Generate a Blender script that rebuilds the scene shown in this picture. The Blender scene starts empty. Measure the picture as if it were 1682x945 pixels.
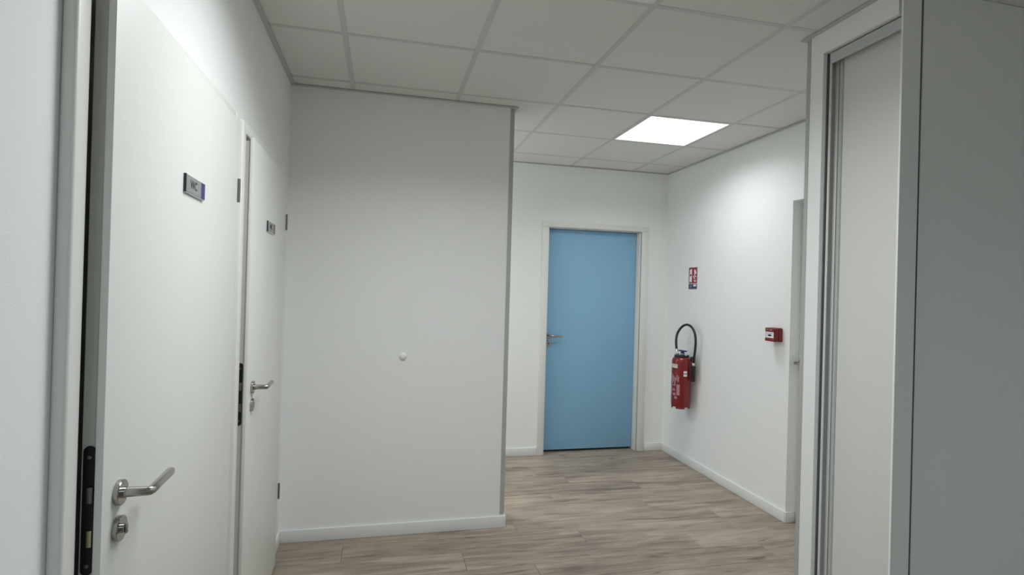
import bpy, bmesh, math, random
from mathutils import Vector, Matrix
random.seed(4)
PI = math.pi
sc = bpy.context.scene
col = sc.collection

# ------------------------------------------------------------------ camera
FLOOR_DROP = 1.4596                      # camera height over the floor
cam_d = bpy.data.cameras.new('camera'); cam = bpy.data.objects.new('camera', cam_d); col.objects.link(cam)
cam_d.sensor_width = 36.0; cam_d.sensor_fit = 'HORIZONTAL'
cam_d.lens = 901.6 / 1682 * 36
cam_d.clip_start = 0.02
YAW, PITCH, ROLL = 0.2297, 0.0043, 0.0276
fw = Vector((math.sin(YAW)*math.cos(PITCH), math.cos(YAW)*math.cos(PITCH), math.sin(PITCH)))
rt = Vector((math.cos(YAW), -math.sin(YAW), 0)); up = rt.cross(fw)
r2 = rt*math.cos(ROLL) + up*math.sin(ROLL); u2 = up*math.cos(ROLL) - rt*math.sin(ROLL)
m = Matrix((r2, u2, -fw)).transposed().to_4x4(); m.translation = (0, 0, FLOOR_DROP)
cam.matrix_world = m
sc.camera = cam
sc.cycles.max_bounces = 14; sc.cycles.diffuse_bounces = 10

# ------------------------------------------------------------------ world, exposure, lamp strengths
w = bpy.data.worlds.new('world'); sc.world = w; w.use_nodes = True
w.node_tree.nodes['Background'].inputs[0].default_value = (0.02, 0.021, 0.022, 1)
sc.view_settings.view_transform = 'Standard'; sc.view_settings.look = 'None'
sc.view_settings.exposure = 1.08; sc.view_settings.gamma = 1.0
LAMP_FAR, LAMP_MID, BACK_FILL, SIDE_FILL = 4.2, 10.0, 4.6, 10.0      # watts of the LED panels; back and side are added fill
SPREAD = math.radians(150)                                           # their microprism covers narrow the beam
LAMP_COL = (0.965, 0.99, 1.0); BACK_COL = (0.66, 0.87, 1.0)

# ------------------------------------------------------------------ materials
def mat(name, color, rough=0.5, metal=0.0, bump=0.0, bscale=200.0, var=0.0, vscale=3.0, coat=0.0, spec=0.5):
    mt = bpy.data.materials.new(name); mt.use_nodes = True
    nt = mt.node_tree; b = nt.nodes['Principled BSDF']
    b.inputs['Base Color'].default_value = (*color, 1)
    b.inputs['Roughness'].default_value = rough; b.inputs['Metallic'].default_value = metal
    b.inputs['Coat Weight'].default_value = coat
    b.inputs['Specular IOR Level'].default_value = spec
    tc = nt.nodes.new('ShaderNodeTexCoord')
    if var:
        n = nt.nodes.new('ShaderNodeTexNoise'); n.inputs['Scale'].default_value = vscale; n.inputs['Detail'].default_value = 5
        mx = nt.nodes.new('ShaderNodeMix'); mx.data_type = 'RGBA'
        mx.inputs['A'].default_value = (*[c*(1-var) for c in color], 1); mx.inputs['B'].default_value = (*[min(1, c*(1+var)) for c in color], 1)
        nt.links.new(tc.outputs['Object'], n.inputs['Vector']); nt.links.new(n.outputs['Fac'], mx.inputs['Factor'])
        nt.links.new(mx.outputs['Result'], b.inputs['Base Color'])
    if bump:
        n2 = nt.nodes.new('ShaderNodeTexNoise'); n2.inputs['Scale'].default_value = bscale; n2.inputs['Detail'].default_value = 3
        bp = nt.nodes.new('ShaderNodeBump'); bp.inputs['Strength'].default_value = bump; bp.inputs['Distance'].default_value = 0.002
        nt.links.new(tc.outputs['Object'], n2.inputs['Vector']); nt.links.new(n2.outputs['Fac'], bp.inputs['Height'])
        nt.links.new(bp.outputs['Normal'], b.inputs['Normal'])
    return mt

M = {}
M['wall'] = mat('wall_paint', (0.84, 0.855, 0.845), 0.75, bump=0.12, bscale=260, var=0.012, vscale=40)
M['tile'] = mat('ceiling_tile', (0.72, 0.722, 0.695), 0.95, bump=0.35, bscale=420, var=0.03, vscale=260)
M['rail'] = mat('rail_white', (0.57, 0.575, 0.55), 0.55)
M['angle'] = mat('angle_grey', (0.50, 0.51, 0.49), 0.6)
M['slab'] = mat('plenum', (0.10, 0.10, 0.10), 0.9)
M['leaf'] = mat('door_lacquer', (0.76, 0.775, 0.745), 0.42, bump=0.12, bscale=260)
M['leaf_edge'] = mat('door_edge', (0.70, 0.69, 0.63), 0.5)
M['frame'] = mat('frame_lacquer', (0.76, 0.765, 0.735), 0.42)
M['cream'] = mat('jamb_cream', (0.70, 0.69, 0.63), 0.5)
M['blue'] = mat('blue_door', (0.245, 0.47, 0.68), 0.55, bump=0.12, bscale=300)
M['base'] = mat('baseboard_white', (0.76, 0.775, 0.765), 0.45)
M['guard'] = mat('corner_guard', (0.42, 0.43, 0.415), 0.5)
M['closet'] = mat('closet_panel', (0.68, 0.69, 0.655), 0.5, bump=0.1, bscale=260)
M['profile'] = mat('door_profile', (0.52, 0.54, 0.54), 0.38)
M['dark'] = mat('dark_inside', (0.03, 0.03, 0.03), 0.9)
M['black'] = mat('black_plate', (0.006, 0.006, 0.006), 0.45)
M['steel'] = mat('satin_steel', (0.43, 0.41, 0.38), 0.19, 1.0)
M['hinge'] = mat('hinge_steel', (0.22, 0.21, 0.20), 0.4, 0.8)
M['brass'] = mat('brass', (0.62, 0.55, 0.33), 0.4, 0.8)
M['sign'] = mat('sign_aluminium', (0.36, 0.37, 0.38), 0.5, 0.3)
M['sign_edge'] = mat('sign_edge', (0.75, 0.76, 0.77), 0.3, 0.4)
M['ink'] = mat('sign_ink', (0.03, 0.03, 0.035), 0.6)
M['navy'] = mat('sign_navy', (0.045, 0.055, 0.18), 0.5)
M['mauve'] = mat('sign_mauve', (0.14, 0.105, 0.115), 0.5)
M['red'] = mat('extinguisher_red', (0.19, 0.004, 0.005), 0.30, coat=0.3)
M['callred'] = mat('call_point_red', (0.19, 0.006, 0.006), 0.38)
M['signred'] = mat('sign_red', (0.27, 0.010, 0.018), 0.5)
M['signblue'] = mat('sign_blue', (0.012, 0.025, 0.095), 0.5)
M['white'] = mat('print_white', (0.82, 0.80, 0.80), 0.5)
M['grey'] = mat('print_grey', (0.30, 0.33, 0.40), 0.5)
M['beige'] = mat('label_beige', (0.62, 0.58, 0.44), 0.5)
M['lilac'] = mat('print_lilac', (0.40, 0.22, 0.27), 0.5)
M['rubber'] = mat('black_rubber', (0.012, 0.012, 0.014), 0.38)
M['lever'] = mat('blue_lever', (0.02, 0.03, 0.10), 0.35)
M['chrome'] = mat('chrome', (0.75, 0.75, 0.75), 0.15, 1.0)
M['bumper'] = mat('bumper_white', (0.84, 0.84, 0.83), 0.4)

def lamp_mat(name, c, s):
    mt = bpy.data.materials.new(name); mt.use_nodes = True
    b = mt.node_tree.nodes['Principled BSDF']
    b.inputs['Base Color'].default_value = (0.8, 0.8, 0.8, 1)
    b.inputs['Emission Color'].default_value = (*c, 1); b.inputs['Emission Strength'].default_value = s
    return mt

def wood():
    mt = bpy.data.materials.new('oak_laminate'); mt.use_nodes = True
    nt = mt.node_tree; N = nt.nodes; L = nt.links; b = N['Principled BSDF']
    tc = N.new('ShaderNodeTexCoord'); oi = N.new('ShaderNodeObjectInfo')
    off = N.new('ShaderNodeVectorMath'); off.operation = 'SCALE'; off.inputs[0].default_value = (37, 61, 23)
    L.new(oi.outputs['Random'], off.inputs['Scale'])
    add = N.new('ShaderNodeVectorMath'); add.operation = 'ADD'
    L.new(tc.outputs['Object'], add.inputs[0]); L.new(off.outputs[0], add.inputs[1])
    def noise(scale, detail, rough, dist=0.0):
        mp = N.new('ShaderNodeMapping'); mp.inputs['Scale'].default_value = scale
        L.new(add.outputs[0], mp.inputs['Vector'])
        n = N.new('ShaderNodeTexNoise'); n.inputs['Scale'].default_value = 1; n.inputs['Detail'].default_value = detail
        n.inputs['Roughness'].default_value = rough; n.inputs['Distortion'].default_value = dist
        L.new(mp.outputs[0], n.inputs['Vector']); return n.outputs['Fac']
    broad = noise((1.7, 17, 1), 6, 0.62, 1.1)
    fine = noise((7, 130, 1), 6, 0.68, 0.5)
    blot = noise((2.6, 8, 1), 4, 0.55, 0.6)
    crack = noise((2.4, 34, 1), 3, 0.5, 1.4)
    knot = noise((3.2, 17, 1), 2, 0.4, 0.8)
    ramp = N.new('ShaderNodeValToRGB'); r = ramp.color_ramp
    r.elements[0].position = 0.355; r.elements[0].color = (0.155, 0.120, 0.094, 1)
    r.elements[1].position = 0.615; r.elements[1].color = (0.430, 0.358, 0.292, 1)
    e = r.elements.new(0.465); e.color = (0.288, 0.232, 0.184, 1)
    def math_(op, a, bb, c=None):
        n = N.new('ShaderNodeMath'); n.operation = op
        for i, v in enumerate((a, bb) + ((c,) if c is not None else ())):
            if isinstance(v, (int, float)): n.inputs[i].default_value = v
            else: L.new(v, n.inputs[i])
        return n.outputs[0]
    s = math_('MULTIPLY', broad, 0.55)
    s = math_('MULTIPLY_ADD', fine, 0.22, s)
    s = math_('MULTIPLY_ADD', blot, 0.25, s)
    s = math_('MULTIPLY_ADD', oi.outputs['Random'], 0.07, s)
    s = math_('SUBTRACT', s, 0.045)
    L.new(s, ramp.inputs['Fac'])
    kr = N.new('ShaderNodeMapRange'); kr.inputs['From Min'].default_value = 0.65; kr.inputs['From Max'].default_value = 0.76
    kr.inputs['To Min'].default_value = 0.0; kr.inputs['To Max'].default_value = 0.75
    L.new(knot, kr.inputs['Value'])
    mx = N.new('ShaderNodeMix'); mx.data_type = 'RGBA'; mx.inputs['B'].default_value = (0.105, 0.085, 0.072, 1)
    L.new(kr.outputs[0], mx.inputs['Factor']); L.new(ramp.outputs[0], mx.inputs['A'])
    cr = N.new('ShaderNodeMapRange'); cr.inputs['From Min'].default_value = 0.63; cr.inputs['From Max'].default_value = 0.72; cr.inputs['To Max'].default_value = 0.6
    L.new(crack, cr.inputs['Value'])
    mx2 = N.new('ShaderNodeMix'); mx2.data_type = 'RGBA'; mx2.inputs['B'].default_value = (0.12, 0.095, 0.078, 1)
    L.new(cr.outputs[0], mx2.inputs['Factor']); L.new(mx.outputs['Result'], mx2.inputs['A'])
    L.new(mx2.outputs['Result'], b.inputs['Base Color'])
    b.inputs['Roughness'].default_value = 0.46
    bp = N.new('ShaderNodeBump'); bp.inputs['Strength'].default_value = 0.12; bp.inputs['Distance'].default_value = 0.001
    L.new(fine, bp.inputs['Height']); L.new(bp.outputs[0], b.inputs['Normal'])
    return mt
M['wood'] = wood()

# ------------------------------------------------------------------ geometry helpers
class MB:
    def __init__(s): s.bm = bmesh.new()
    def box(s, x0, x1, y0, y1, z0, z1, bev=0.0, seg=2):
        b = bmesh.new(); bmesh.ops.create_cube(b, size=1)
        for v in b.verts:
            v.co = Vector(((x0+x1)/2 + v.co.x*(x1-x0), (y0+y1)/2 + v.co.y*(y1-y0), (z0+z1)/2 + v.co.z*(z1-z0)))
        if bev: bmesh.ops.bevel(b, geom=b.edges[:], offset=bev, segments=seg, profile=0.5, affect='EDGES')
        return s._merge(b)
    def _merge(s, b, mtx=None):
        if mtx is not None: bmesh.ops.transform(b, matrix=mtx, verts=b.verts[:])
        me = bpy.data.meshes.new('tmp'); b.to_mesh(me); b.free(); s.bm.from_mesh(me); bpy.data.meshes.remove(me); return s
    def lathe(s, prof, origin, axis='z', seg=32, sx=1.0):
        """prof: list of (radius, height) along the axis"""
        b = bmesh.new(); rings = []
        for r_, h in prof:
            rings.append([b.verts.new((math.cos(2*PI*k/seg)*max(r_, 1e-5), math.sin(2*PI*k/seg)*max(r_, 1e-5)*sx, h)) for k in range(seg)])
        for a, c in zip(rings, rings[1:]):
            for k in range(seg): b.faces.new((a[k], a[(k+1) % seg], c[(k+1) % seg], c[k]))
        b.faces.new(rings[0][::-1]); b.faces.new(rings[-1])
        bmesh.ops.remove_doubles(b, verts=b.verts[:], dist=1e-6)
        rot = {'z': Matrix.Identity(4), 'x': Matrix.Rotation(PI/2, 4, 'Y'), '-x': Matrix.Rotation(-PI/2, 4, 'Y'), '-y': Matrix.Rotation(PI/2, 4, 'X'), 'y': Matrix.Rotation(-PI/2, 4, 'X')}[axis]
        return s._merge(b, Matrix.Translation(origin) @ rot)
    def tube(s, pts, rad, seg=12, smooth=0, flat=1.0):
        P = [Vector(p) for p in pts]; R = rad if isinstance(rad, (list, tuple)) else [rad]*len(P)
        if smooth:
            Q, RR = [], []
            for i in range(len(P)-1):
                p0 = P[max(i-1, 0)]; p1 = P[i]; p2 = P[i+1]; p3 = P[min(i+2, len(P)-1)]
                for k in range(smooth):
                    t = k/smooth
                    Q.append(0.5*((2*p1)+(p2-p0)*t+(2*p0-5*p1+4*p2-p3)*t*t+(3*p1-p0-3*p2+p3)*t**3)); RR.append(R[i]+(R[i+1]-R[i])*t)
            Q.append(P[-1]); RR.append(R[-1]); P, R = Q, RR
        b = bmesh.new(); rings = []; nrm = None
        for i, p in enumerate(P):
            t = (P[min(i+1, len(P)-1)] - P[max(i-1, 0)]).normalized()
            if nrm is None: nrm = t.orthogonal().normalized() if abs(t.z) > .9 else Vector((0, 0, 1))
            nrm = (nrm - t*nrm.dot(t)).normalized(); bi = t.cross(nrm)
            rings.append([b.verts.new(p + (nrm*math.cos(2*PI*k/seg) + bi*math.sin(2*PI*k/seg)*flat)*R[i]) for k in range(seg)])
        for a, c in zip(rings, rings[1:]):
            for k in range(seg): b.faces.new((a[k], a[(k+1) % seg], c[(k+1) % seg], c[k]))
        b.faces.new(rings[0][::-1]); b.faces.new(rings[-1])
        bmesh.ops.recalc_face_normals(b, faces=b.faces[:])
        return s._merge(b)
    def prism(s, poly, depth, mtx):
        """2-D outline extruded by depth; mtx maps (u, v, d) into space"""
        b = bmesh.new()
        A = [b.verts.new((u, v, 0)) for u, v in poly]; B = [b.verts.new((u, v, depth)) for u, v in poly]
        b.faces.new(A[::-1]); b.faces.new(B)
        for i in range(len(A)):
            j = (i+1) % len(A); b.faces.new((A[i], A[j], B[j], B[i]))
        bmesh.ops.recalc_face_normals(b, faces=b.faces[:])
        return s._merge(b, mtx)
    def build(s, name, material, parent=None, loc=None, smooth=True):
        me = bpy.data.meshes.new(name)
        if loc is not None: bmesh.ops.translate(s.bm, vec=-Vector(loc), verts=s.bm.verts[:])
        s.bm.to_mesh(me); s.bm.free()
        me.materials.append(material)
        if smooth:
            me.polygons.foreach_set('use_smooth', [True]*len(me.polygons)); me.set_sharp_from_angle(angle=math.radians(32))
        o = bpy.data.objects.new(name, me); col.objects.link(o)
        if loc is not None: o.location = loc
        if parent: o.parent = parent
        return o
def B(*a, **k): return MB().box(*a, **k)
def frame_yz(y_dir, x):  # prism frame on a plane x = const: u along y_dir*Y, v up, d along -x (y_dir=-1) or +x (y_dir=+1)
    return Matrix(((0, 0, y_dir, x), (y_dir, 0, 0, 0), (0, 1, 0, 0), (0, 0, 0, 1)))
def struct(o): o['kind'] = 'structure'; return o
def tag(o, label, cat, group=None):
    o['label'] = label; o['category'] = cat
    if group: o['group'] = group
    return o
def empty(name, loc, rz=0.0):
    o = bpy.data.objects.new(name, None); col.objects.link(o); o.location = loc; o.rotation_euler.z = rz; o.empty_display_size = .1
    return o
def text_mesh(body, size, name, material, parent=None, mtx=None, depth=0.0006, sx=1.0):
    c = bpy.data.curves.new('txt', 'FONT'); c.body = body; c.size = size; c.extrude = depth; c.align_x = 'CENTER'; c.align_y = 'CENTER'; c.resolution_u = 3
    t = bpy.data.objects.new('txt', c); col.objects.link(t)
    me = bpy.data.meshes.new_from_object(t.evaluated_get(bpy.context.evaluated_depsgraph_get()))
    bpy.data.objects.remove(t); bpy.data.curves.remove(c)
    me.name = name
    me.transform(Matrix.Diagonal((sx, 1, 1, 1)))
    if mtx is not None: me.transform(mtx)
    me.materials.clear(); me.materials.append(material)
    o = bpy.data.objects.new(name, me); col.objects.link(o)
    if parent: o.parent = parent
    return o

# ------------------------------------------------------------------ dimensions (metres, floor at z = 0)
H = 2.584
XL, XR, YB = -0.538, 2.577, 4.687         # left wall, right wall of the far corridor, end wall
XC, YC, XS = 0.757, 3.300, -1.90          # corner of the projecting wall
XK, YK0, YK1 = 1.770, 1.590, 2.035        # closet front, its two ends
YN = -2.60                                # wall behind the camera
GX, GY = -0.2001, 2.5663                  # ceiling grid origin

# ------------------------------------------------------------------ floor: planks on a slab
floor = struct(B(-2.15, 2.95, YN-.2, YB+.25, -0.12, -0.0085).build('floor', M['dark'], smooth=False))
PW, PL = 0.1915, 1.375
ends = {0: .825, 1: .462, 2: -.18, 3: .828, 4: .445, 5: 1.20, 6: .55, 7: .05, 8: 1.215, 9: .70, 10: .2}
r_i = -28
while True:
    y0 = 2.632 + r_i*PW
    if y0 > YB+.12: break
    e = ends.get(r_i, random.uniform(0, PL))
    XW = -0.75 if y0 < YC-.19 else -2.0
    x = e - PL*math.ceil((e-XW)/PL)
    y1 = min(y0+PW, YB+.13)
    while x < 2.75:
        a, b = max(x, XW), min(x+PL, 2.85)
        if b-a > .03:
            lo = (a+b)/2, (y0+y1)/2, 0
            B(a+.0006, b-.0006, y0+.0006, y1-.0006, -.008, 0, bev=.0010, seg=1).build('plank', M['wood'], floor, loc=lo, smooth=False)
        x += PL
    r_i += 1

# ------------------------------------------------------------------ ceiling: tiles in a rail grid
HC = H + 0.001
ceiling = struct(B(-2.15, 2.95, YN-.2, YB+.25, HC+.05, HC+.15).build('ceiling', M['slab'], smooth=False))
LIGHTS = {(3, 1): 'far', (0, -2): 'mid', (1, -2): 'mid_half', (1, -6): 'back', (-1, 2): 'side'}
tile_me = None
for i in range(-4, 5):
    for j in range(-9, 4):
        if (i, j) in LIGHTS or (i < -1 and j < 1): continue
        cx, cy = GX+.6*i+.3, GY+.6*j+.3
        if tile_me is None:
            o = B(-.293, .293, -.293, .293, .0012, .016, bev=.002, seg=1).build('ceiling_tile', M['tile'], ceiling, smooth=False); tile_me = o.data
        else:
            o = bpy.data.objects.new('ceiling_tile', tile_me); col.objects.link(o); o.parent = ceiling
        o.location = (cx, cy, HC + random.uniform(-.0005, .0008))
for i in range(-3, 6):
    x = GX+.6*i
    for r0, r1 in ([(GY-5.2, GY-1.213), (GY-.587, GY+2.3)] if i == 1 else [(GY-5.2 if i > -1 else GY+.60, GY+2.3)]):
        B(x-.012, x+.012, r0, r1, HC-.0012, HC+.03, bev=.0006, seg=1).build('main_rail', M['rail'], ceiling, loc=(x, (r0+r1)/2, HC), smooth=False)
for j in range(-8, 4):
    y = GY+.6*j
    for i in range(-4, 5):
        if i < -1 and j < 1: continue
        x = GX+.6*i
        a, b = x+.0125, x+.5875
        B(a, b, y-.012, y+.012, HC-.0004, HC+.028, bev=.0005, seg=1).build('cross_rail', M['rail'], ceiling, loc=((a+b)/2, y, HC), smooth=False)
# wall angles all along the ceiling
def angle(n, x0, x1, y0, y1):
    struct(B(x0, x1, y0, y1, H-.0045, H-.0006, bev=.0008, seg=1).build('trim_%d' % n, M['angle'], smooth=False))
T = .022
angle(1, XL, XL+T, YN, YC)
angle(2, XL+T, XC+T, YC-T, YC)
angle(3, XC, XC+T, YC, YC+.16+T)
angle(4, XS, XR, YB-T, YB)
angle(11, XS, XC, YC+.16, YC+.16+T)
angle(5, XR-T, XR, YK1+T, YB-T)
angle(6, XK-T, XK, YK0-T, YK1+T)
angle(7, XK, XR, YK1, YK1+T)

# ------------------------------------------------------------------ walls
WH = H - .0002
D1 = (1.113, 2.075); D2 = (2.221, 3.045); DH = 2.012       # the two door openings in the left wall
def opening_wall_x(name, x0, x1, back, y0, y1, holes, head):
    mb = MB(); y = y0
    for a, b in holes:
        mb.box(x0, x1, y, a, 0, WH); mb.box(x0, x1, a, b, head, WH); mb.box(*back, a, b, 0, head); y = b
    mb.box(x0, x1, y, y1, 0, WH)
    return struct(mb.build(name, M['wall'], smooth=False))
opening_wall_x('wall_left', XL-.20, XL, (XL-.20, XL-.15), YN-.15, YC, [D1, D2], DH)
struct(B(XS-.15, XC, YC, YC+.16, 0, WH).build('wall_middle', M['wall'], smooth=False))
struct(B(XS-.15, XS, YC+.16, YB+.2, 0, WH).build('wall_end', M['wall'], smooth=False))     # added unseen corridor run to the left, made to house the fill panel
BX0, BX1, BH = 1.407, 2.318, 2.040         # blue door opening
mb = MB()
mb.box(XS, BX0, YB, YB+.2, 0, WH).box(BX1, XR+.2, YB, YB+.2, 0, WH).box(BX0, BX1, YB, YB+.2, BH, WH).box(BX0, BX1, YB+.155, YB+.2, 0, BH)
struct(mb.build('wall_back', M['wall'], smooth=False))
RY, RH, RD = 3.060, 2.090, .066            # end of the right wall: reveal of the side door
mb = MB()
mb.box(XR, XR+.2, RY, YB, 0, WH).box(XR, XR+.2, YK1, RY, RH, WH).box(XR+.15, XR+.2, YK1, RY, 0, RH)
struct(mb.build('wall_right', M['wall'], smooth=False))
# closet surround: header, far jamb and end walls; opening from YK0+.0 to 1.947
KO, KH = 1.947, 2.488
mb = MB()
mb.box(XK, XK+.10, KO, YK1, 0, WH).box(XK, XK+.08, YK0+.0125, KO, KH, WH)
mb.box(XK+.10, XR+.2, YK1-.10, YK1, 0, WH).box(XR, XR+.2, YK0+.101, YK1-.10, 0, WH)
struct(mb.build('wall_closet', M['wall'], smooth=False))
# wall end facing the camera: a proud corner post and the plain wall beside it
struct(B(XK, XK+.0815, YK0-.0065, YK0+.0015, 0, WH, bev=.001, seg=1).build('trim_8', M['wall']))
struct(B(XK+.0985, 2.85, YK0, YK0+.10, 0, WH).build('wall_near', M['wall']))
struct(B(XK+.0818, XK+.0980, YK0+.003, YK0+.030, 0, WH).build('trim_12', M['slab'], smooth=False))  # dark strip painted in for the shadow line along the corner post
struct(B(2.85, 2.95, YN-.15, YK0+.11, 0, WH).build('wall_side', M['wall'], smooth=False))
struct(B(XL, 2.85, YN-.15, YN, 0, WH).build('wall_front', M['wall'], smooth=False))
# corner guards
def guard(n, x0, x1, y0, y1):
    struct(B(x0, x1, y0, y1, .072, H-.006, bev=.0007, seg=1).build('trim_%d' % n, M['guard'], smooth=False))
mb = MB(); mb.box(XC-.025, XC+.002, YC-.002, YC, .078, H-.006, bev=.0007, seg=1).box(XC, XC+.002, YC, YC+.02, .078, H-.006, bev=.0007, seg=1)
struct(mb.build('trim_9', M['guard'], smooth=False))
mb = MB(); mb.box(XK-.002, XK, YK1-.019, YK1+.002, .002, H-.006, bev=.0007, seg=1).box(XK, XK+.02, YK1, YK1+.002, .002, H-.006, bev=.0007, seg=1)
struct(mb.build('trim_10', M['guard'], smooth=False))

# ------------------------------------------------------------------ baseboards
BB, BT = .070, .012
def bboard(name, x0, x1, y0, y1):
    struct(B(x0, x1, y0, y1, .0005, BB, bev=.0022, seg=2).build(name, M['base']))
bboard('baseboard_left', XL, XL+BT, 3.103, YC-BT-.002)
bboard('baseboard_middle', XL+.002, XC+BT, YC-BT, YC)
bboard('baseboard_corner', XC, XC+BT, YC+.001, YC+.172)
bboard('baseboard_back', XS+BT, 1.355, YB-BT, YB)
bboard('baseboard_far', 2.392, XR-BT, YB-BT, YB)
bboard('baseboard_right', XR-BT, XR, RY-.001, YB)
bboard('baseboard_return', XR-BT+.0025, XR+RD-.004, RY-BT, RY-.0015)
bboard('baseboard_side', XS, XC, YC+.16, YC+.172)
bboard('baseboard_end', XS, XS+BT, YC+.174, YB)
bboard('baseboard_front', XL, 2.85, YN, YN+BT)

# ------------------------------------------------------------------ door hardware
def lever_handle(parent, x, y, z, name='handle', s=1):
    """rosette on plane x (facing +x), neck out, lever along +y"""
    h = MB().lathe([(0, 0), (.0236, 0), (.0242, .001), (.0242, .0085), (.0230, .0100), (0, .0100)], (x, y, z), 'x', 36).build('rosette', M['steel'], parent)
    mb = MB()
    mb.lathe([(.0105, 0), (.0105, .006), (.0085, .008), (.0085, .02)], (x+.0100, y, z), 'x', 24)
    mb.tube([(x+.015, y, z), (x+.050, y, z), (x+.0545, y+.0015, z), (x+.056, y+.006, z), (x+.0555, y+.03, z), (x+.054, y+.112, z), (x+.0535, y+.119, z), (x+.053, y+.121, z)],
            [.0096, .0088, .0088, .0088, .0088, .0090, .0078, .004], 20)
    mb.build(name, M['steel'], parent)
def wc_door(n, hinge, width, LH, backset, setback, ang, sign_y, turn, sign_strip, label):
    root = empty('door_%d' % n, (hinge[0], hinge[1], 0)); struct(root)
    hx, hy = hinge
    o0, o1 = (D1, D2)[n-1]
    # frame: rounded casings on the wall, lining inside the opening (world offsets from the root)
    for part, (x0, x1, y0, y1, z0, z1) in (('casing', (XL, -.513, o0-.046, o0, .0005, DH+.045)), ('casing', (XL, -.513, o1, o1+.045, .0005, DH+.045)), ('casing', (XL, -.513, o0+.0005, o1-.0005, DH, DH+.045))):
        B(x0-hx, x1-hx, y0-hy, y1-hy, z0, z1, bev=.007, seg=3).build(part, M['frame'], root)
    B(XL-.14-hx, XL-.002-hx, o0-hy, o0+.004-hy, .0005, DH).build('jamb', M['dark'], root)  # near lining coloured almost black, stands in for the shade of the gap
    B(XL-.14-hx, XL-.002-hx, o1-.006-hy, o1-hy, .0005, DH).build('jamb', M['cream'], root)
    # leaf: rebated, lip in front of a narrower body; local origin = hinge side of the front face
    mb = MB(); W = width
    mb.box(-.0135, 0, -W, 0, .012, LH, bev=.0018, seg=2)
    leaf = mb.build('leaf', M['leaf'], root); leaf.rotation_euler.z = ang
    B(-.040, -.0136, -W+setback, -.013, .012, LH-.013, bev=.001, seg=1).build('leaf_core', M['leaf_edge'], leaf)
    by = -W+setback
    # lock face plate on the near edge
    pl = MB()
    for sgn in (1,):
        pts = []
        for k in range(13): a = PI*k/12; pts.append((.0098*math.cos(a), .1075+.0098*math.sin(a)))
        for k in range(13): a = PI+PI*k/12; pts.append((.0098*math.cos(a), -.1075+.0098*math.sin(a)))
        pl.prism(pts, .0022, Matrix(((1, 0, 0, -.0265), (0, 0, -1, by+.0002), (0, 1, 0, 1.0385), (0, 0, 0, 1))))
    pl.build('lock_plate', M['black'], leaf)
    B(-.0285, -.0185, by-.0075, by-.002, 1.052, 1.082, bev=.002).build('latch', M['hinge'], leaf)
    B(-.0275, -.0195, by-.0035, by-.002, .972, 1.002, bev=.0005).build('bolt', M['brass'] if n == 1 else M['hinge'], leaf)
    for zz in (1.135, .938):
        MB().lathe([(.0035, 0), (.0035, .0012), (.0015, .0016)], (-.0265, by-.002, zz), '-y', 14).build('screw', M['hinge'], leaf)
    hz = 1.0515; hy_ = -W+backset
    lever_handle(leaf, 0, hy_, hz)
    MB().lathe([(0, 0), (.0236, 0), (.0242, .001), (.0242, .0085), (.0230, .0100), (0, .0100)], (0, hy_, hz-.0685), 'x', 36).build('lock_rosette', M['steel'], leaf)
    if turn:
        mb = MB().lathe([(.0085, 0), (.0085, .004), (.007, .005)], (.0100, hy_, hz-.0685), 'x', 24)
        mb.box(.0148, .0190, hy_-.0045, hy_+.0045, hz-.0685-.010, hz-.0685+.010, bev=.002).build('thumb_turn', M['steel'], leaf)
    else:
        mb = MB().box(.0092, .0103, hy_-.004, hy_+.004, hz-.0685-.011, hz-.0685+.011, bev=.0005)
        mb.build('keyhole', M['black'], leaf)
    for zz in (1.778, .385):
        MB().lathe([(.001, 0), (.0050, .001), (.0050, .082), (.001, .083)], (.0052, .0075, zz-.0415), 'z', 16).build('hinge', M['hinge'], leaf)
    # sign plate: a thing of its own, fixed to the leaf
    c, s_ = math.cos(ang), math.sin(ang)
    ly0, ly1 = sign_y
    sx = lambda ly, lx: (hx + lx*c - ly*s_, hy + lx*s_ + ly*c)
    cxy = sx((ly0+ly1)/2, .0003)
    sg = empty('door_sign', (cxy[0], cxy[1], 1.681), ang); tag(sg, label, 'sign', None)
    w2 = (ly1-ly0)/2
    B(0, .005, -w2, w2, 0, .047, bev=.0008, seg=1).build('sign_edge', M['sign_edge'], sg, smooth=False)
    B(.0048, .0062, -w2+.0015, w2-.036, .0035, .0458).build('sign_plate', M['sign'], sg, smooth=False)
    B(.0048, .0062, w2-.0355, w2-.001, .0035, .0458).build('sign_strip', sign_strip, sg, smooth=False)
    B(-.0001, .0060, -w2-.0012, -w2+.0008, .001, .047).build('end_cap', M['ink'], sg, smooth=False)
    text_mesh('WC', .031, 'lettering', M['ink'], sg, Matrix(((0, 0, 1, .0063), (1, 0, 0, -.020), (0, 1, 0, .0245), (0, 0, 0, 1))), sx=1.0)
    return root
wc_door(1, (-.503, 2.062), .932, 2.018, .062, .013, math.radians(1.25), (-.548, -.390), True, M['navy'], 'grey WC sign with a blue end strip, on the nearer left door')
wc_door(2, (-.504, 3.032), .793, 2.008, .080, .005, math.radians(1.0), (-.499, -.330), False, M['mauve'], 'grey sign with a dull brownish end strip, on the farther left door')

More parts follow.
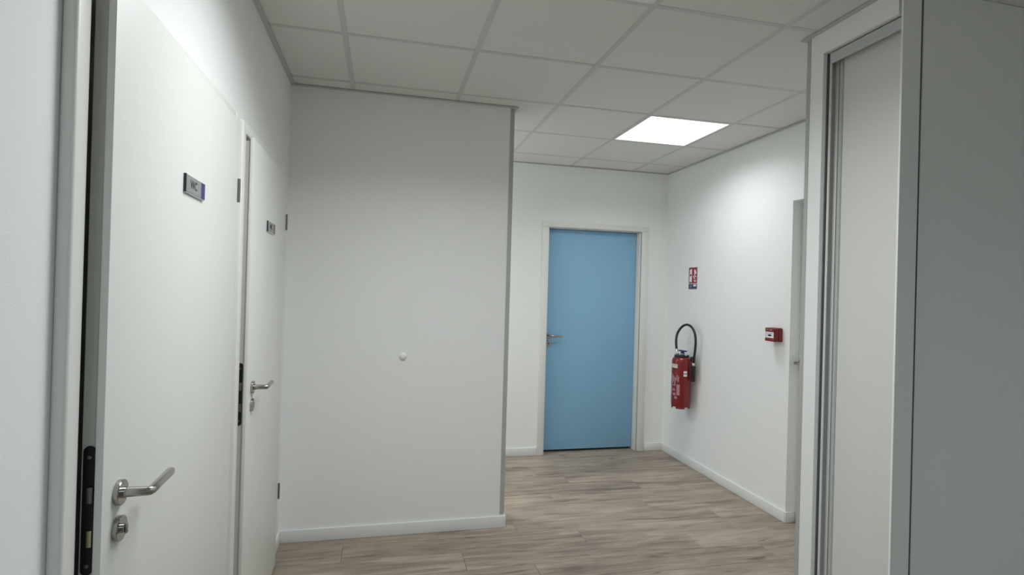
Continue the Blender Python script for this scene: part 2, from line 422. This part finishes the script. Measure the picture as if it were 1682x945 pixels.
# ------------------------------------------------------------------ blue door at the end
d3 = struct(empty('door_3', ((BX0+BX1)/2, YB, 0)))
ox = (BX0+BX1)/2
def p3(name, m, x0, x1, y0, y1, z0, z1, bev=.0015, parent=d3):
    return B(x0-ox, x1-ox, y0-YB, y1-YB, z0, z1, bev=bev, seg=2).build(name, m, parent)
p3('casing', M['frame'], 1.357, 1.419, YB-.012, YB, .0005, 2.030, .003)
p3('casing', M['frame'], 2.318, 2.388, YB-.012, YB, .0005, 2.030, .003)
p3('casing', M['frame'], 1.357, 2.388, YB-.012, YB, 2.0305, 2.075, .003)
p3('jamb', M['frame'], BX0, 1.424, YB+.0005, YB+.15, .0005, 2.023)
p3('jamb', M['frame'], 2.303, BX1, YB+.006, YB+.15, .0005, 2.023)
p3('jamb', M['frame'], BX0, BX1, YB+.004, YB+.15, 2.0235, BH-.0005)
p3('groove_line', M['guard'], 2.3135, 2.3178, YB-.006, YB+.005, .0005, 2.0235, .0005)  # grey strips drawing the dark groove line inside the casing
p3('groove_line', M['guard'], 1.4195, 2.3133, YB-.006, YB+.0035, 2.0245, 2.0298, .0005)
lf3 = p3('leaf', M['blue'], 1.428, 2.300, YB+.070, YB+.110, .021, 2.019, .0015)
# lever handle of the blue door: rosette faces -y, lever along +x
yy = .070
MB().lathe([(0, 0), (.0236, 0), (.0242, .001), (.0242, .0085), (.0230, .0100), (0, .0100)], (1.463-ox, yy, 1.055), '-y', 32).build('rosette', M['steel'], lf3)
hx_ = 1.463-ox
MB().tube([(hx_, yy-.008, 1.055), (hx_, yy-.046, 1.055), (hx_+.002, yy-.0535, 1.055), (hx_+.0085, yy-.056, 1.055), (hx_+.03, yy-.0555, 1.055), (hx_+.112, yy-.054, 1.055), (hx_+.121, yy-.053, 1.055)], [.0088, .0092, .0098, .0098, .0094, .0090, .006], 18).build('handle', M['steel'], lf3)
MB().lathe([(0, 0), (.0236, 0), (.0242, .001), (.0242, .0085), (.0230, .0100), (0, .0100)], (hx_, yy, .985), '-y', 32).build('lock_rosette', M['steel'], lf3)
B(hx_-.004, hx_+.004, yy-.0106, yy-.0094, .974, .996).build('keyhole', M['black'], lf3)

# ------------------------------------------------------------------ side door in the right wall recess
d4 = struct(empty('door_4', (XR+RD, RY-.46, 0)))
lf4 = B(0, .040, -.445, .450, .022, 2.072, bev=.0015).build('leaf', M['leaf'], d4)
B(-.0005, .055, .4515, .4597, .0005, RH-.001).build('jamb', M['frame'], d4)
B(.0, .055, -.445, .450, 2.0735, RH-.001).build('head', M['frame'], d4)
MB().lathe([(0, 0), (.0236, 0), (.0242, .001), (.0242, .0085), (.0230, .0100), (0, .0100)], (0, .4225, 1.040), '-x', 28).build('rosette', M['steel'], lf4)
MB().tube([(-.008, .4225, 1.04), (-.046, .4225, 1.04), (-.0535, .4205, 1.04), (-.056, .414, 1.04), (-.0555, .392, 1.04), (-.054, .310, 1.04), (-.053, .301, 1.04)], [.0088, .0092, .0098, .0098, .0094, .009, .006], 16).build('handle', M['steel'], lf4)

# ------------------------------------------------------------------ closet: sliding door, track fascia, jamb profile
kd = struct(empty('door_5', (XK+.05, (YK0+KO)/2, 0)))
kx, ky = XK+.05, (YK0+KO)/2
def pk(name, m, x0, x1, y0, y1, z0, z1, bev=.001, parent=kd, smooth=True):
    return B(x0-kx, x1-kx, y0-ky, y1-ky, z0, z1, bev=bev, seg=1).build(name, m, parent, smooth=smooth)
slid = pk('sliding_panel', M['closet'], XK+.052, XK+.064, YK0+.015, 1.892, .014, 2.470, .0006)
pk('edge_profile', M['profile'], XK+.046, XK+.068, 1.9055, 1.9085, .012, 2.470, .0008, slid)
pk('edge_profile', M['profile'], XK+.047, XK+.068, 1.8965, 1.9050, .012, 2.470, .0012, slid)
pk('edge_profile', M['profile'], XK+.049, XK+.068, 1.8930, 1.896, .012, 2.470, .0008, slid)
pk('track_fascia', M['profile'], XK+.016, XK+.022, YK0+.014, 1.9265, 2.437, 2.481, .0008)
pk('track_rail', M['dark'], XK+.024, XK+.092, YK0+.014, 1.9265, 2.472, 2.4875, .0005)
pk('jamb_shadow', M['slab'], XK+.0185, XK+.0285, 1.9425, 1.9465, .0005, 2.487, .0005)  # dark strip put in for the shadow gap beside the jamb
pk('jamb_profile', M['frame'], XK+.029, XK+.035, 1.9335, 1.9465, .0005, 2.487, .001)
pk('jamb_profile', M['frame'], XK+.060, XK+.064, 1.9275, 1.9465, .0005, 2.487, .001)
pk('jamb_back', M['profile'], XK+.0355, XK+.059, 1.9435, 1.9465, .0005, 2.487, .0005)
pk('floor_track', M['profile'], XK+.030, XK+.085, YK0+.014, 1.9265, .0005, .010, .001)

# ------------------------------------------------------------------ recessed LED panels, two of them added for fill
def led(key, strength, c, label, wide=1):
    (i, j) = [k for k, v in LIGHTS.items() if v == key][0]
    cx, cy = GX+.6*i+.3*wide, GY+.6*j+.3
    o = empty('ceiling_light', (cx, cy, HC)); tag(o, label, 'light', 'LED ceiling panels')
    mb = MB(); b, e = .278, .0095
    ax = .3*wide-.0125; bx = ax-(e if wide == 1 else .085); a = b+e
    mb.box(-ax, ax, -a, -b, -.0010, .016).box(-ax, ax, b, a, -.0010, .016).box(-ax, -bx, -b, b, -.0010, .016).box(bx, ax, -b, b, -.0010, .016)
    mb.build('light_frame', M['white'], o, smooth=False)
    B(-bx+.0005, bx-.0005, -b+.0005, b-.0005, .0002, .012).build('diffuser', lamp_mat('diffuser_'+key, c, 0.75), o, smooth=False)
    ld = bpy.data.lights.new('panel_light', 'AREA'); ld.shape = 'RECTANGLE'; ld.size = 2*bx; ld.size_y = 2*b; ld.energy = strength; ld.color = c; ld.spread = SPREAD
    lo = bpy.data.objects.new('panel_light', ld); col.objects.link(lo); lo.parent = o; lo.location = (0, 0, -.0015)
led('far', LAMP_FAR, LAMP_COL, 'lit square LED panel in the ceiling before the blue door')
led('mid', LAMP_MID, LAMP_COL, 'long LED panel in the ceiling beside the nearer left door, out of frame overhead', 2)
led('side', SIDE_FILL, LAMP_COL, 'added square fill panel, unseen round the corner behind the bare middle wall')  # added out of view to fill the right and end walls
led('back', BACK_FILL, BACK_COL, 'added cool square fill panel in the ceiling behind the camera')  # added unseen fill for the cool light from behind

# ------------------------------------------------------------------ door bumper on the middle wall
t = MB().lathe([(0.0205, 0), (.0205, .006), (.0195, .0105), (.0165, .015), (.011, .0185), (.005, .0198), (0, .02)], (0, 0, 0), '-y', 32).build('wall_bumper', M['bumper'])
t.location = (.123, YC, 1.0516); tag(t, 'small round white door bumper on the bare middle wall', 'bumper')

# ------------------------------------------------------------------ fire extinguisher
ex, ey, ez = XR-.110, 4.185, .505
E_ = empty('fire_extinguisher', (ex, ey, ez)); tag(E_, 'red fire extinguisher with a looped black hose hung on the right wall', 'fire extinguisher')
R = .080
MB().lathe([(.060, .012), (.071, .014), (.0785, .028), (R, .045), (R, .385), (.0785, .402), (.072, .418), (.060, .429), (.045, .435), (.030, .437)], (0, 0, 0), 'z', 48).build('cylinder', M['red'], E_)
# skirt with notches, as short curved feet
for k in range(4):
    pts = []; a0 = k*PI/2 + .30 + .2; a1 = a0 + PI/2 - .60
    mb = MB(); b = bmesh.new(); rr = [(.0765, .030), (.0765, .002), (.0715, .000), (.068, .000), (.068, .030)]; rings = []
    for q in range(9):
        a = a0+(a1-a0)*q/8; rings.append([b.verts.new((math.cos(a)*r_, math.sin(a)*r_, h)) for r_, h in rr])
    for p_, q_ in zip(rings, rings[1:]):
        for u in range(5): b.faces.new((p_[u], q_[u], q_[(u+1) % 5], p_[(u+1) % 5]))
    b.faces.new(rings[0]); b.faces.new(rings[-1][::-1]); bmesh.ops.recalc_face_normals(b, faces=b.faces[:])
    mb._merge(b); mb.build('foot', M['red'], E_)
MB().lathe([(.058, 0), (.062, .003), (.062, .014), (.056, .018), (.02, .019)], (0, 0, .428), 'z', 40).build('collar', M['rubber'], E_)
MB().lathe([(.018, 0), (.018, .012), (.023, .013), (.023, .024), (.014, .026), (.014, .036)], (-.006, .012, .445), 'z', 24).build('valve', M['chrome'], E_)
MB().lathe([(.011, 0), (.011, .010), (.008, .014), (.008, .022)], (-.020, .046, .445), 'z', 18).build('gauge', M['brass'], E_)
mb = MB(); mb.box(-.020, .012, -.062, .030, .476, .487, bev=.004); mb.box(-.015, .006, -.030, .0, .460, .478, bev=.003)
mb.build('lever', M['lever'], E_)
MB().lathe([(.010, 0), (.010, .028), (.007, .032)], (.004, -.028, .452), '-y', 16).build('safety_pin', M['chrome'], E_)
# hose: valve elbow -> loop over the top -> nozzle beside the cylinder
elb = [(-.022, .022, .452), (-.028, .034, .466), (-.028, .041, .492)]
MB().tube(elb, .0105, 14).build('hose_fitting', M['chrome'], E_)
hz0 = .492
hose = [(-.028, .041, hz0), (-.022, .060, .560), (-.006, .070, .620), (.016, .050, .672), (.034, .004, .700), (.046, -.052, .690), (.052, -.098, .646), (.054, -.116, .580), (.054, -.112, .500), (.052, -.104, .430), (.050, -.098, .386)]
MB().tube(hose, .0102, 14, smooth=6).build('hose', M['rubber'], E_)
MB().lathe([(.0120, 0), (.0125, .002), (.0125, .018), (.0115, .02)], (.050, -.098, .368), 'z', 18).build('hose_ring', M['chrome'], E_)
MB().lathe([(.012, 0), (.0165, .004), (.0165, .075), (.0185, .080), (.0185, .128), (.013, .134)], (.050, -.098, .234), 'z', 22).build('nozzle', M['rubber'], E_)
B(.030, .066, -.102, -.080, .400, .440, bev=.003).build('nozzle_clip', M['rubber'], E_)
mb = MB(); mb.box(.070, .1095, -.030, .030, .300, .420, bev=.003); mb.box(.060, .085, -.05, .05, .330, .350, bev=.002)
mb.build('wall_bracket', M['hinge'], E_)
def patch(name, m, a0, a1, z0, z1, r=R+.0005, par=E_):
    """a print wrapped round the cylinder; the angle counts from -x towards -y, in degrees"""
    b = bmesh.new(); n = max(2, int(abs(a1-a0)/4)); lo, hi = [], []
    for k in range(n+1):
        a = PI + math.radians(a0+(a1-a0)*k/n); x, y = math.cos(a), math.sin(a)
        lo.append([b.verts.new((x*q, y*q, z0)) for q in (r-.0012, r)]); hi.append([b.verts.new((x*q, y*q, z1)) for q in (r-.0012, r)])
    for k in range(n):
        b.faces.new((lo[k][1], lo[k+1][1], hi[k+1][1], hi[k][1])); b.faces.new((lo[k][0], hi[k][0], hi[k+1][0], lo[k+1][0]))
        b.faces.new((hi[k][0], hi[k][1], hi[k+1][1], hi[k+1][0])); b.faces.new((lo[k][1], lo[k][0], lo[k+1][0], lo[k+1][1]))
    for k in (0, n): b.faces.new((lo[k][0], lo[k][1], hi[k][1], hi[k][0]))
    bmesh.ops.recalc_face_normals(b, faces=b.faces[:])
    return MB()._merge(b).build(name, m, par)
pl_ = patch('paper_label', M['beige'], -18, 36, .340, .373)
for k in range(5): patch('print', M['grey'], -6+k*8, 0+k*8, .360, .366, R+.0008, pl_)
patch('sticker', M['white'], 72, 94, .303, .318); patch('sticker', M['grey'], 72, 94, .290, .3025); patch('sticker', M['white'], 72, 94, .275, .2895)
patch('printed_mark', M['lilac'], 33, 52, .115, .205)
# slanted strokes of the printed marking (unreadable in the photograph)
for a0, a1, z0, z1 in ((-12, -5, .230, .295), (-3, 6, .205, .285), (8, 15, .225, .275), (17, 25, .200, .262), (-12, 24, .190, .199), (27, 34, .238, .262), (4, 22, .148, .168), (-10, -3, .120, .182), (8, 26, .110, .132), (30, 40, .268, .280), (38, 46, .225, .268), (20, 36, .084, .104)):
    patch('printed_mark', M['lilac'], a0, a1, z0, z1)

# ------------------------------------------------------------------ fire extinguisher sign
SG = empty('fire_sign', (XR, 4.2205, 1.507)); tag(SG, 'red and white extinguisher sign with a navy strip, high on the right wall', 'sign')
B(-.0030, -.0003, -.0675, .0675, 0, .190, bev=.0005, seg=1).build('sign_board', M['white'], SG, smooth=False)
B(-.0040, -.0028, -.0640, .0640, .052, .187).build('red_field', M['signred'], SG, smooth=False)
B(-.0040, -.0028, -.0640, .0640, .003, .047).build('navy_field', M['signblue'], SG, smooth=False)
F_ = Matrix(((0, 0, -1, -.0040), (-1, 0, 0, 0), (0, 1, 0, 0), (0, 0, 0, 1)))    # u to the viewer's right (-y), v up, d towards the room
def icon(name, m, poly, d=.0006): return MB().prism(poly, d, F_).build(name, m, SG, smooth=False)
icon('extinguisher_symbol', M['white'], [(-.052, .063), (-.014, .063), (-.014, .112), (-.052, .112)])
icon('extinguisher_symbol', M['white'], [(-.052, .130), (-.014, .130), (-.014, .150), (-.020, .155), (-.014, .160), (-.010, .166), (-.020, .171), (-.030, .174), (-.044, .168), (-.054, .158), (-.052, .152), (-.040, .158), (-.046, .150)])
icon('extinguisher_symbol', M['white'], [(-.052, .112), (-.046, .112), (-.046, .130), (-.052, .130)])
icon('extinguisher_symbol', M['white'], [(-.020, .112), (-.014, .112), (-.014, .130), (-.020, .130)])
icon('flame_symbol', M['white'], [(.012, .082), (.022, .066), (.036, .062), (.050, .068), (.052, .078), (.040, .074), (.026, .078)])
icon('flame_symbol', M['white'], [(.004, .112), (.014, .096), (.030, .084), (.046, .084), (.032, .092), (.020, .106), (.012, .116)])
icon('flame_symbol', M['white'], [(.018, .134), (.022, .118), (.036, .104), (.052, .102), (.050, .112), (.038, .116), (.028, .126), (.024, .140)])
icon('flame_symbol', M['white'], [(.020, .166), (.018, .150), (.026, .134), (.040, .126), (.052, .136), (.054, .152), (.046, .144), (.044, .170), (.036, .154), (.030, .172)])
icon('strip_print', M['white'], [(.010, .024), (.052, .024), (.052, .042), (.010, .042)])
icon('strip_print', M['grey'], [(-.050, .036), (-.006, .036), (-.006, .040), (-.050, .040)])
for u in (-.044, -.024): icon('strip_print', M['grey'], [(u, .014), (u+.006, .014), (u+.010, .024), (u+.014, .030), (u+.006, .030), (u, .024)])
icon('strip_print', M['grey'], [(-.050, .008), (-.012, .008), (-.012, .0105), (-.050, .0105)])
icon('strip_print', M['grey'], [(.012, .008), (.050, .008), (.050, .0105), (.012, .0105)])

# ------------------------------------------------------------------ manual call point
CP = empty('call_point', (XR, 3.170, 1.163)); tag(CP, 'red fire alarm call point box near the right wall opening', 'alarm')
B(-.030, -.0003, -.046, .046, 0, .092, bev=.006, seg=3).build('back_box', M['callred'], CP)
hs = B(-.062, -.0295, -.0445, .0445, .001, .091, bev=.005, seg=3).build('housing', M['callred'], CP)
B(-.0665, -.060, -.043, .043, .066, .090, bev=.0025).build('top_band', M['callred'], CP)
B(-.0665, -.060, -.045, .045, .0015, .022, bev=.0035).build('bottom_band', M['callred'], CP)
B(-.0633, -.0618, -.036, .036, .024, .064, bev=.0004, seg=1).build('press_plate', M['white'], CP, smooth=False)
for y0, y1, z0, z1 in ((-.020, .022, .038, .044), (-.008, .012, .035, .047), (-.026, .028, .052, .055)):
    B(-.0640, -.0630, y0, y1, z0, z1).build('print', M['ink'] if z0 < .05 else M['grey'], CP, smooth=False)
for y0, y1 in ((.010, .030), (-.022, -.004)):
    B(-.0670, -.0662, y0, y1, .075, .082).build('print', M['lilac'], CP, smooth=False)
